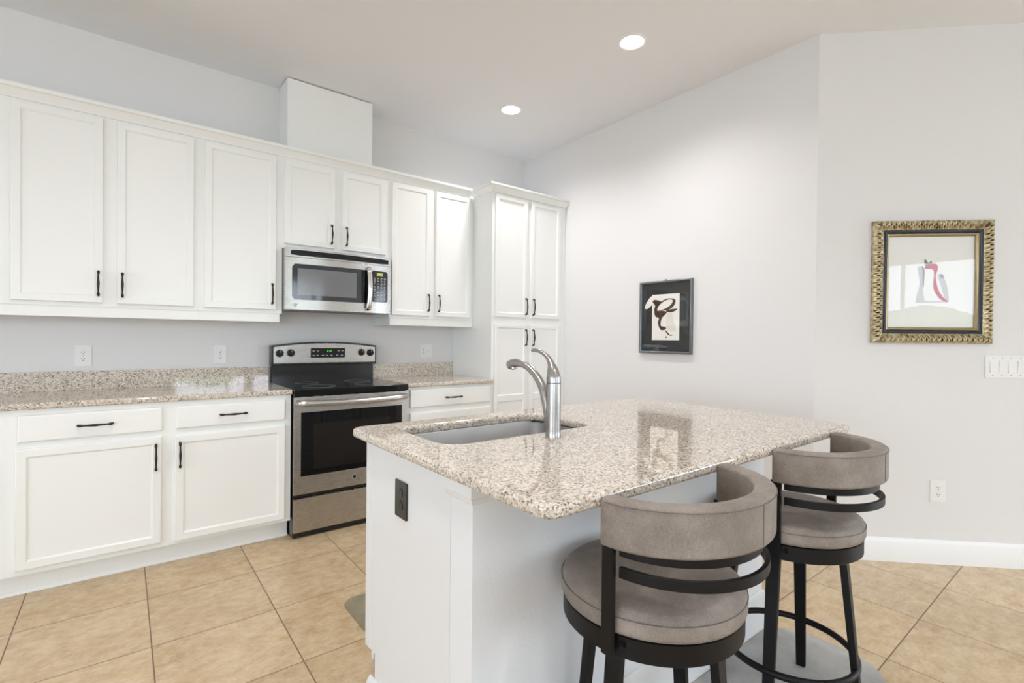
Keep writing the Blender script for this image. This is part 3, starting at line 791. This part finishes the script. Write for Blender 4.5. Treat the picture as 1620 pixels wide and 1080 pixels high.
for s, (x, y) in ((st1, (2.4745, -3.064)), (st2, (3.254, -3.066))):
    s.location = (x, y, 0)

# ------------------------------------------------------------------ mats on the floor
bm = B(); prism(bm, rrect(1.9, 3.715, -3.275, -2.835, 0.17, 12), 0.0005, 0.003)
tag(obj('stool_mat', bm, M_MATG, None, 0.0008), 'flat grey floor mat under the bar stools beside the island', 'mat')
bm = B(); prism(bm, [(x, y) for x, y in rrect(2.232, 3.3, -2.12, -1.53, 0.06, 8)], 0.0005, 0.009)
tag(obj('kitchen_mat', bm, M_MATO, None, 0.003), 'olive grey floor mat peeking out behind the island', 'mat')

# ------------------------------------------------------------------ electrical plates
def plate_on(name, label, cat, M, wd, ht, kinds, mp, ms, group=None):
    """M maps local x (right), y (up), z (out of the wall)"""
    loc = M.to_translation()
    t = thing(name, label, cat, loc, group); R3 = Matrix.Translation(loc) @ M.to_3x3().to_4x4()
    def put(nm, bm, m, par, bev=0):
        bm.transform(R3); return obj(nm, bm, m, par, bev)
    bm = B(); prism(bm, rrect(-wd / 2, wd / 2, -ht / 2, ht / 2, .004, 3), 0.0005, 0.006); put('plate', bm, mp, t, 0.0018)
    n = len(kinds); pitch = 0.046
    for i, k in enumerate(kinds):
        cx = (i - (n - 1) / 2) * pitch
        if k == 'o':
            for cy in (-.0195, .0195):
                bm = B(); prism(bm, [(cx + max(-.0135, min(.0135, .0172 * math.cos(a * PI / 16))), cy + .0145 * math.sin(a * PI / 16)) for a in range(32)], .006, .0078)
                rc = put('receptacle', bm, mp, t, 0.0006)
                bm = B(); box(bm, cx - .0075, cx - .0050, cy - .001, cy + .007, .0077, .0081); box(bm, cx + .0050, cx + .0075, cy - .001, cy + .006, .0077, .0081)
                prism(bm, [(cx + .0028 * math.cos(a), cy - .0075 + .0028 * math.sin(a)) for a in [q * PI / 6 for q in range(12)]], .0077, .0081)
                put('slots', bm, ms, rc)
            bm = B(); prism(bm, [(cx + .0028 * math.cos(q * PI / 6), .0028 * math.sin(q * PI / 6)) for q in range(12)], .006, .0068); put('screw', bm, M_GREYPL if mp is M_PLATE else mp, t)
        elif k == 's':
            bm = B(); box(bm, cx - .0045, cx + .0045, -.005, .012, .006, .015); put('toggle', bm, mp, t, 0.001)
        else:
            bm = B(); box(bm, cx - .0175, cx + .0175, -.0345, .0345, .0055, .0072); rk = put('rocker_frame', bm, mp, t, 0.0008)
            bm = B(); vs = box(bm, cx - .0155, cx + .0155, -.032, .032, .0068, .0085)
            for v in bm.verts:
                if v.co.z > .008: v.co.z += (.004 if v.co.y > 0 else 0) if i % 2 else (.0035 if v.co.y < 0 else .0)
            put('rocker', bm, mp, rk, 0.0008)
    if kinds[0] == 'r':
        bm = B()
        for i in range(n):
            cx = (i - (n - 1) / 2) * pitch
            for y in (-.048, .048): prism(bm, [(cx + .003 * math.cos(q * PI / 5), y + .003 * math.sin(q * PI / 5)) for q in range(10)], .0058, .0066)
        put('screws', bm, M_GREYPL, t)
    return t
def face_back(x, z): return Matrix(((1, 0, 0, x), (0, 0, -1, 0.0), (0, 1, 0, z), (0, 0, 0, 1)))
OG = None
plate_on('wall_outlet', 'white duplex outlet on the wall above the left end of the worktop', 'outlet', face_back(1.2468, 1.1105), .076, .122, 'o', M_PLATE, M_SLOT)
plate_on('wall_outlet', 'white duplex outlet on the wall just left of the range', 'outlet', face_back(1.941, 1.112), .074, .120, 'o', M_PLATE, M_SLOT)
plate_on('outlet_switch_plate', 'white plate with outlet and switch on the wall between range and pantry', 'outlet', face_back(3.4845, 1.1235), .119, .119, 'os', M_PLATE, M_SLOT)
def face_c(d, z):
    p = Vector((XB, YB)) + DC * d
    # local x = DC, y = up, z = NC
    return Matrix(((DC.x, 0, NCv.x, p.x), (DC.y, 0, NCv.y, p.y), (0, 1, 0, z), (0, 0, 0, 1)))
plate_on('wall_outlet', 'white duplex outlet low on the right wall below the gold framed picture', 'outlet', face_c(.661, .407), .080, .120, 'o', M_PLATE, M_SLOT)
plate_on('light_switch_plate', 'white plate of four rocker switches at the right edge of the picture', 'switch', face_c(.889 + .106, 1.1115), .212, .123, 'rrrr', M_PLATE, M_SLOT)
Misl = Matrix(((0, 0, -1, PX), (-1, 0, 0, -2.4335), (0, 1, 0, .745), (0, 0, 0, 1)))
plate_on('island_outlet', 'dark brown duplex outlet on the white end panel of the island', 'outlet', Misl, .078, .112, 'o', M_BROWNPL, M_SLOT)

# ------------------------------------------------------------------ pictures
def frame_bm(w_, h_, prof, orn=0.0, pitch=0.018, nstep=1):
    """mitred picture frame in local xy, z outwards; prof = (inward, height) pairs, optional carved ornament"""
    bm = B(); rnd = random.Random(5)
    def side(L, M):
        n = max(1, int(L / pitch * nstep)) if orn else 1
        rows = []
        for i in range(n + 1):
            s = i / n; row = []
            for j, (d, z) in enumerate(prof):
                x = -L / 2 + d + (L - 2 * d) * s
                h = 0
                if orn and 1 < j < len(prof) - 2:
                    u = 2 * PI * x / pitch; v = (j - 1) / (len(prof) - 3)
                    h = orn * (math.sin(u + 3.0 * abs(v - .5) * 2) * (.75 if v < .55 else -.55) + .5 * math.sin(2 * u + 5 * v) + .12 * rnd.uniform(-1, 1)) * math.sin(PI * min(max(v, .08), .92)) * 1.3
                row.append(M @ Vector((x, d, z + h)))
            rows.append(row)
        loft(bm, rows, False, False)
    for k, (L, D) in enumerate(((w_, h_), (h_, w_), (w_, h_), (h_, w_))):
        side(L, Matrix.Rotation(k * PI / 2, 4, 'Z') @ Matrix.Translation((0, -D / 2, 0)))
    return bm
def poly_flat(bm, pts, z, t=.0004):
    a = 0
    for i in range(len(pts)):
        x0, y0 = pts[i]; x1, y1 = pts[(i + 1) % len(pts)]; a += x0 * y1 - x1 * y0
    if a < 0: pts = pts[::-1]
    vs = [bm.verts.new((x, y, z)) for x, y in pts]
    bm.faces.new(vs)
    bmesh.ops.triangulate(bm, faces=[f for f in bm.faces if len(f.verts) > 4])
def smooth_poly(pts, n=4):
    q = [Vector((x, y, 0)) for x, y in pts]; m = len(q); out = []
    for i in range(m):
        p0, p1, p2, p3 = q[i - 1], q[i], q[(i + 1) % m], q[(i + 2) % m]
        for k in range(n):
            t = k / n
            v = 0.5 * ((2 * p1) + (p2 - p0) * t + (2 * p0 - 5 * p1 + 4 * p2 - p3) * t * t + (3 * p1 - p0 - 3 * p2 + p3) * t ** 3)
            out.append((v.x, v.y))
    return out

# picture on the warm right wall; local x runs towards -y
c1y, c1z = -1.660, 1.4075
M1 = Matrix(((0, 0, -1, XB), (-1, 0, 0, c1y), (0, 1, 0, c1z), (0, 0, 0, 1)))
p1 = thing('framed_picture', 'smaller picture, brown brush drawing on black mat in a grey metal frame', 'picture', (XB, c1y, c1z))
def put1(nm, bm, m, par, bev=0, rc=True):
    bm.transform(M1); return obj(nm, bm, m, par, bev, ang=50, recalc=rc)
def L1(pts): return [(-(y - c1y), z - c1z) for y, z in pts]
put1('frame', frame_bm(.444, .536, [(0, 0.001), (0, .020), (.003, .026), (.008, .028), (.013, .026), (.017, .020), (.019, .012), (.019, .004)]), M_PEWTER, p1)
ar = put1('mat_board', (lambda b: (box(b, -.205, .205, -.251, .251, .003, .006), b)[1])(B()), M_BLACKMAT, p1)
bm = B(); poly_flat(bm, L1([(-1.543, 1.576), (-1.776, 1.576), (-1.776, 1.239), (-1.543, 1.239)]), .0064); pa = put1('paper', bm, M_PAPER, ar)
bm = B(); poly_flat(bm, smooth_poly(L1([(-1.4764, 1.4829), (-1.4888, 1.5143), (-1.518, 1.5516), (-1.5413, 1.5678), (-1.568, 1.5627), (-1.5601, 1.5353), (-1.5398, 1.5013), (-1.5107, 1.4779), (-1.4895, 1.4717)])), .0068); put1('white_oval', bm, M_PAPER, ar)
INK = [[(-1.5477, 1.5289), (-1.5683, 1.5383), (-1.5972, 1.5319), (-1.6218, 1.5216), (-1.6058, 1.5051), (-1.5897, 1.492), (-1.5844, 1.4644), (-1.5944, 1.4502), (-1.5699, 1.4441), (-1.5612, 1.4653), (-1.5691, 1.4929), (-1.5521, 1.5147)],
       [(-1.5843, 1.4714), (-1.5937, 1.4988), (-1.6258, 1.5248), (-1.6734, 1.5414), (-1.7204, 1.5401), (-1.7422, 1.5288), (-1.7365, 1.4988), (-1.7137, 1.4729), (-1.6748, 1.4575), (-1.6269, 1.4545), (-1.5943, 1.4585)],
       [(-1.5697, 1.4511), (-1.667, 1.4489), (-1.661, 1.4272), (-1.6357, 1.4074), (-1.6216, 1.3802), (-1.6205, 1.3457), (-1.6368, 1.3386), (-1.6609, 1.3349), (-1.6651, 1.3177), (-1.6292, 1.3111), (-1.6086, 1.3286), (-1.5958, 1.3669), (-1.6034, 1.4014), (-1.5745, 1.4126)],
       [(-1.6669, 1.4544), (-1.7061, 1.463), (-1.7562, 1.4644), (-1.7449, 1.4514), (-1.7065, 1.4407), (-1.675, 1.4459)],
       [(-1.6573, 1.311), (-1.6733, 1.304), (-1.6973, 1.2801), (-1.7246, 1.2781), (-1.7091, 1.2713), (-1.6815, 1.2801)],
       [(-1.668, 1.268), (-1.664, 1.256), (-1.676, 1.258)]]
bm = B(); poly_flat(bm, smooth_poly(L1([(-1.6713, 1.4269), (-1.7143, 1.4391), (-1.7308, 1.3711), (-1.7472, 1.3104), (-1.677, 1.3177), (-1.6645, 1.3588)])), .0066); put1('ochre_wash', bm, M_WASH, pa)
bm = B()
for i, q in enumerate(INK): poly_flat(bm, smooth_poly(L1(q)), .0069 + i * .0001)
put1('brown_figure', bm, M_BROWN, pa)
bm = B(); poly_flat(bm, smooth_poly(L1([(-1.5901, 1.4677), (-1.606, 1.4947), (-1.6419, 1.5205), (-1.6815, 1.5341), (-1.7128, 1.5324), (-1.7192, 1.5165), (-1.6979, 1.4905), (-1.6587, 1.4697), (-1.6187, 1.4596)])), .0078); put1('pale_oval', bm, M_PAPER, pa)
bm = B(); poly_flat(bm, [(-.2055, -.2515), (.2055, -.2515), (.2055, .2515), (-.2055, .2515)], .0105); put1('glass', bm, M_PANE, p1, 0, False)
bm = B(); box(bm, -.006, .006, .268, .276, .004, .012); put1('hanger', bm, M_SLOT, p1)

# picture on the cool angled wall
cd, cz = .6025, 1.5795
M2 = face_c(cd, cz)
loc2 = M2.to_translation()
p2 = thing('framed_picture', 'larger picture in an ornate gold frame, red and grey figures on white', 'picture', loc2)
def put2(nm, bm, m, par, bev=0, rc=True):
    bm.transform(M2); return obj(nm, bm, m, par, bev, ang=50, recalc=rc)
def L2(pts): return [(d - cd, z - cz) for d, z in pts]
W2, H2 = .617, .686
put2('carved_frame', frame_bm(W2, H2, [(0, .001), (0, .016), (.004, .025), (.008, .030), (.013, .034), (.018, .036), (.023, .0365), (.028, .036), (.033, .034), (.038, .031), (.043, .028), (.048, .024), (.053, .022), (.054, .012)], .0048, .026, 14), M_GOLD, p2)
put2('dark_band', frame_bm(W2 - .106, H2 - .106, [(0, .010), (0, .022), (.005, .0255), (.012, .0235), (.018, .019), (.020, .016), (.020, .008)]), M_NAVY, p2)
put2('inner_gold_slip', frame_bm(W2 - .146, H2 - .146, [(0, .008), (0, .019), (.004, .022), (.009, .019), (.014, .012), (.017, .006)]), M_GOLDP, p2)
pa2 = put2('paper', (lambda b: (box(b, -.226, .226, -.26, .26, .002, .005), b)[1])(B()), M_WPAPER, p2)
bm = B()
for q in ([(.5346, 1.6575), (.5483, 1.6687), (.5623, 1.6573), (.563, 1.5371), (.5724, 1.4694), (.531, 1.4655), (.5316, 1.507), (.5465, 1.5672), (.5386, 1.6274)],
          [(.6386, 1.6269), (.6628, 1.6119), (.6805, 1.5819), (.6915, 1.537), (.6975, 1.4696), (.6752, 1.492), (.6533, 1.567), (.6354, 1.612)]):
    poly_flat(bm, smooth_poly(L2(q)), .0056)
poly_flat(bm, L2([(.531, 1.4768), (.696, 1.4706), (.6928, 1.4644), (.531, 1.464)]), .0058)
put2('grey_figures', bm, M_PALEGR, pa2)
bm = B(); poly_flat(bm, smooth_poly(L2([(.5684, 1.7024), (.5753, 1.7061), (.5894, 1.6872), (.603, 1.6984), (.6067, 1.6796), (.5758, 1.6723), (.5687, 1.6836)])), .0058)
poly_flat(bm, smooth_poly(L2([(.556, 1.665), (.570, 1.650), (.568, 1.56), (.562, 1.555), (.561, 1.63)])), .0060)
poly_flat(bm, smooth_poly(L2([(.650, 1.625), (.668, 1.618), (.664, 1.600), (.652, 1.606)])), .0060)
put2('dark_strokes', bm, M_GRAPH, pa2)
bm = B(); poly_flat(bm, smooth_poly(L2([(.5724, 1.6686), (.5896, 1.676), (.617, 1.6833), (.6343, 1.6757), (.6382, 1.6494), (.6285, 1.612), (.64, 1.5445), (.6648, 1.4995), (.6927, 1.4696), (.6617, 1.477), (.6338, 1.507), (.6158, 1.552), (.6177, 1.642), (.5762, 1.6535)])), .0062)
put2('red_figure', bm, M_RED, pa2)
bm = B(); poly_flat(bm, [(-.222, -.257), (.222, -.257), (.222, .257), (-.222, .257)], .010); put2('glass', bm, M_PANE, p2, 0, False)

# ------------------------------------------------------------------ recessed ceiling lights
def downlight(x, y, label, group='recessed ceiling lights'):
    t = thing('recessed_light', label, 'ceiling light', (x, y, H), group)
    bm = B(); lathe(bm, [(.070, H - .004), (.074, H - .007), (.084, H - .005), (.088, H - .0005), (.070, H - .0005)], (x, y, 0), 48); obj('trim_ring', bm, M_TRIM, t)
    bm = B(); lathe(bm, [(.001, H - .0052), (.06, H - .0050), (.070, H - .0035), (.070, H - .001), (.001, H - .001)], (x, y, 0), 48); obj('lens', bm, M_LENS, t)
    d = bpy.data.lights.new('downlight_beam', 'SPOT'); d.energy = SPOT_W; d.color = (1.0, 0.97, 0.985); d.spot_size = math.radians(150); d.spot_blend = 0.9; d.shadow_soft_size = 0.07
    o = bpy.data.objects.new('downlight_beam', d); COL.objects.link(o); o.parent = t; o.location = (0, 0, -.03)
    return t
downlight(3.7892, -1.9348, 'recessed ceiling light nearer the camera, upper right of the pair')
downlight(3.7702, -0.7974, 'recessed ceiling light farther away, above the tall pantry')
for x, y in ((1.60, -1.93), (1.60, -3.07), (2.7, -4.6), (2.2, -6.6)):
    downlight(x, y, 'recessed ceiling light outside the picture')
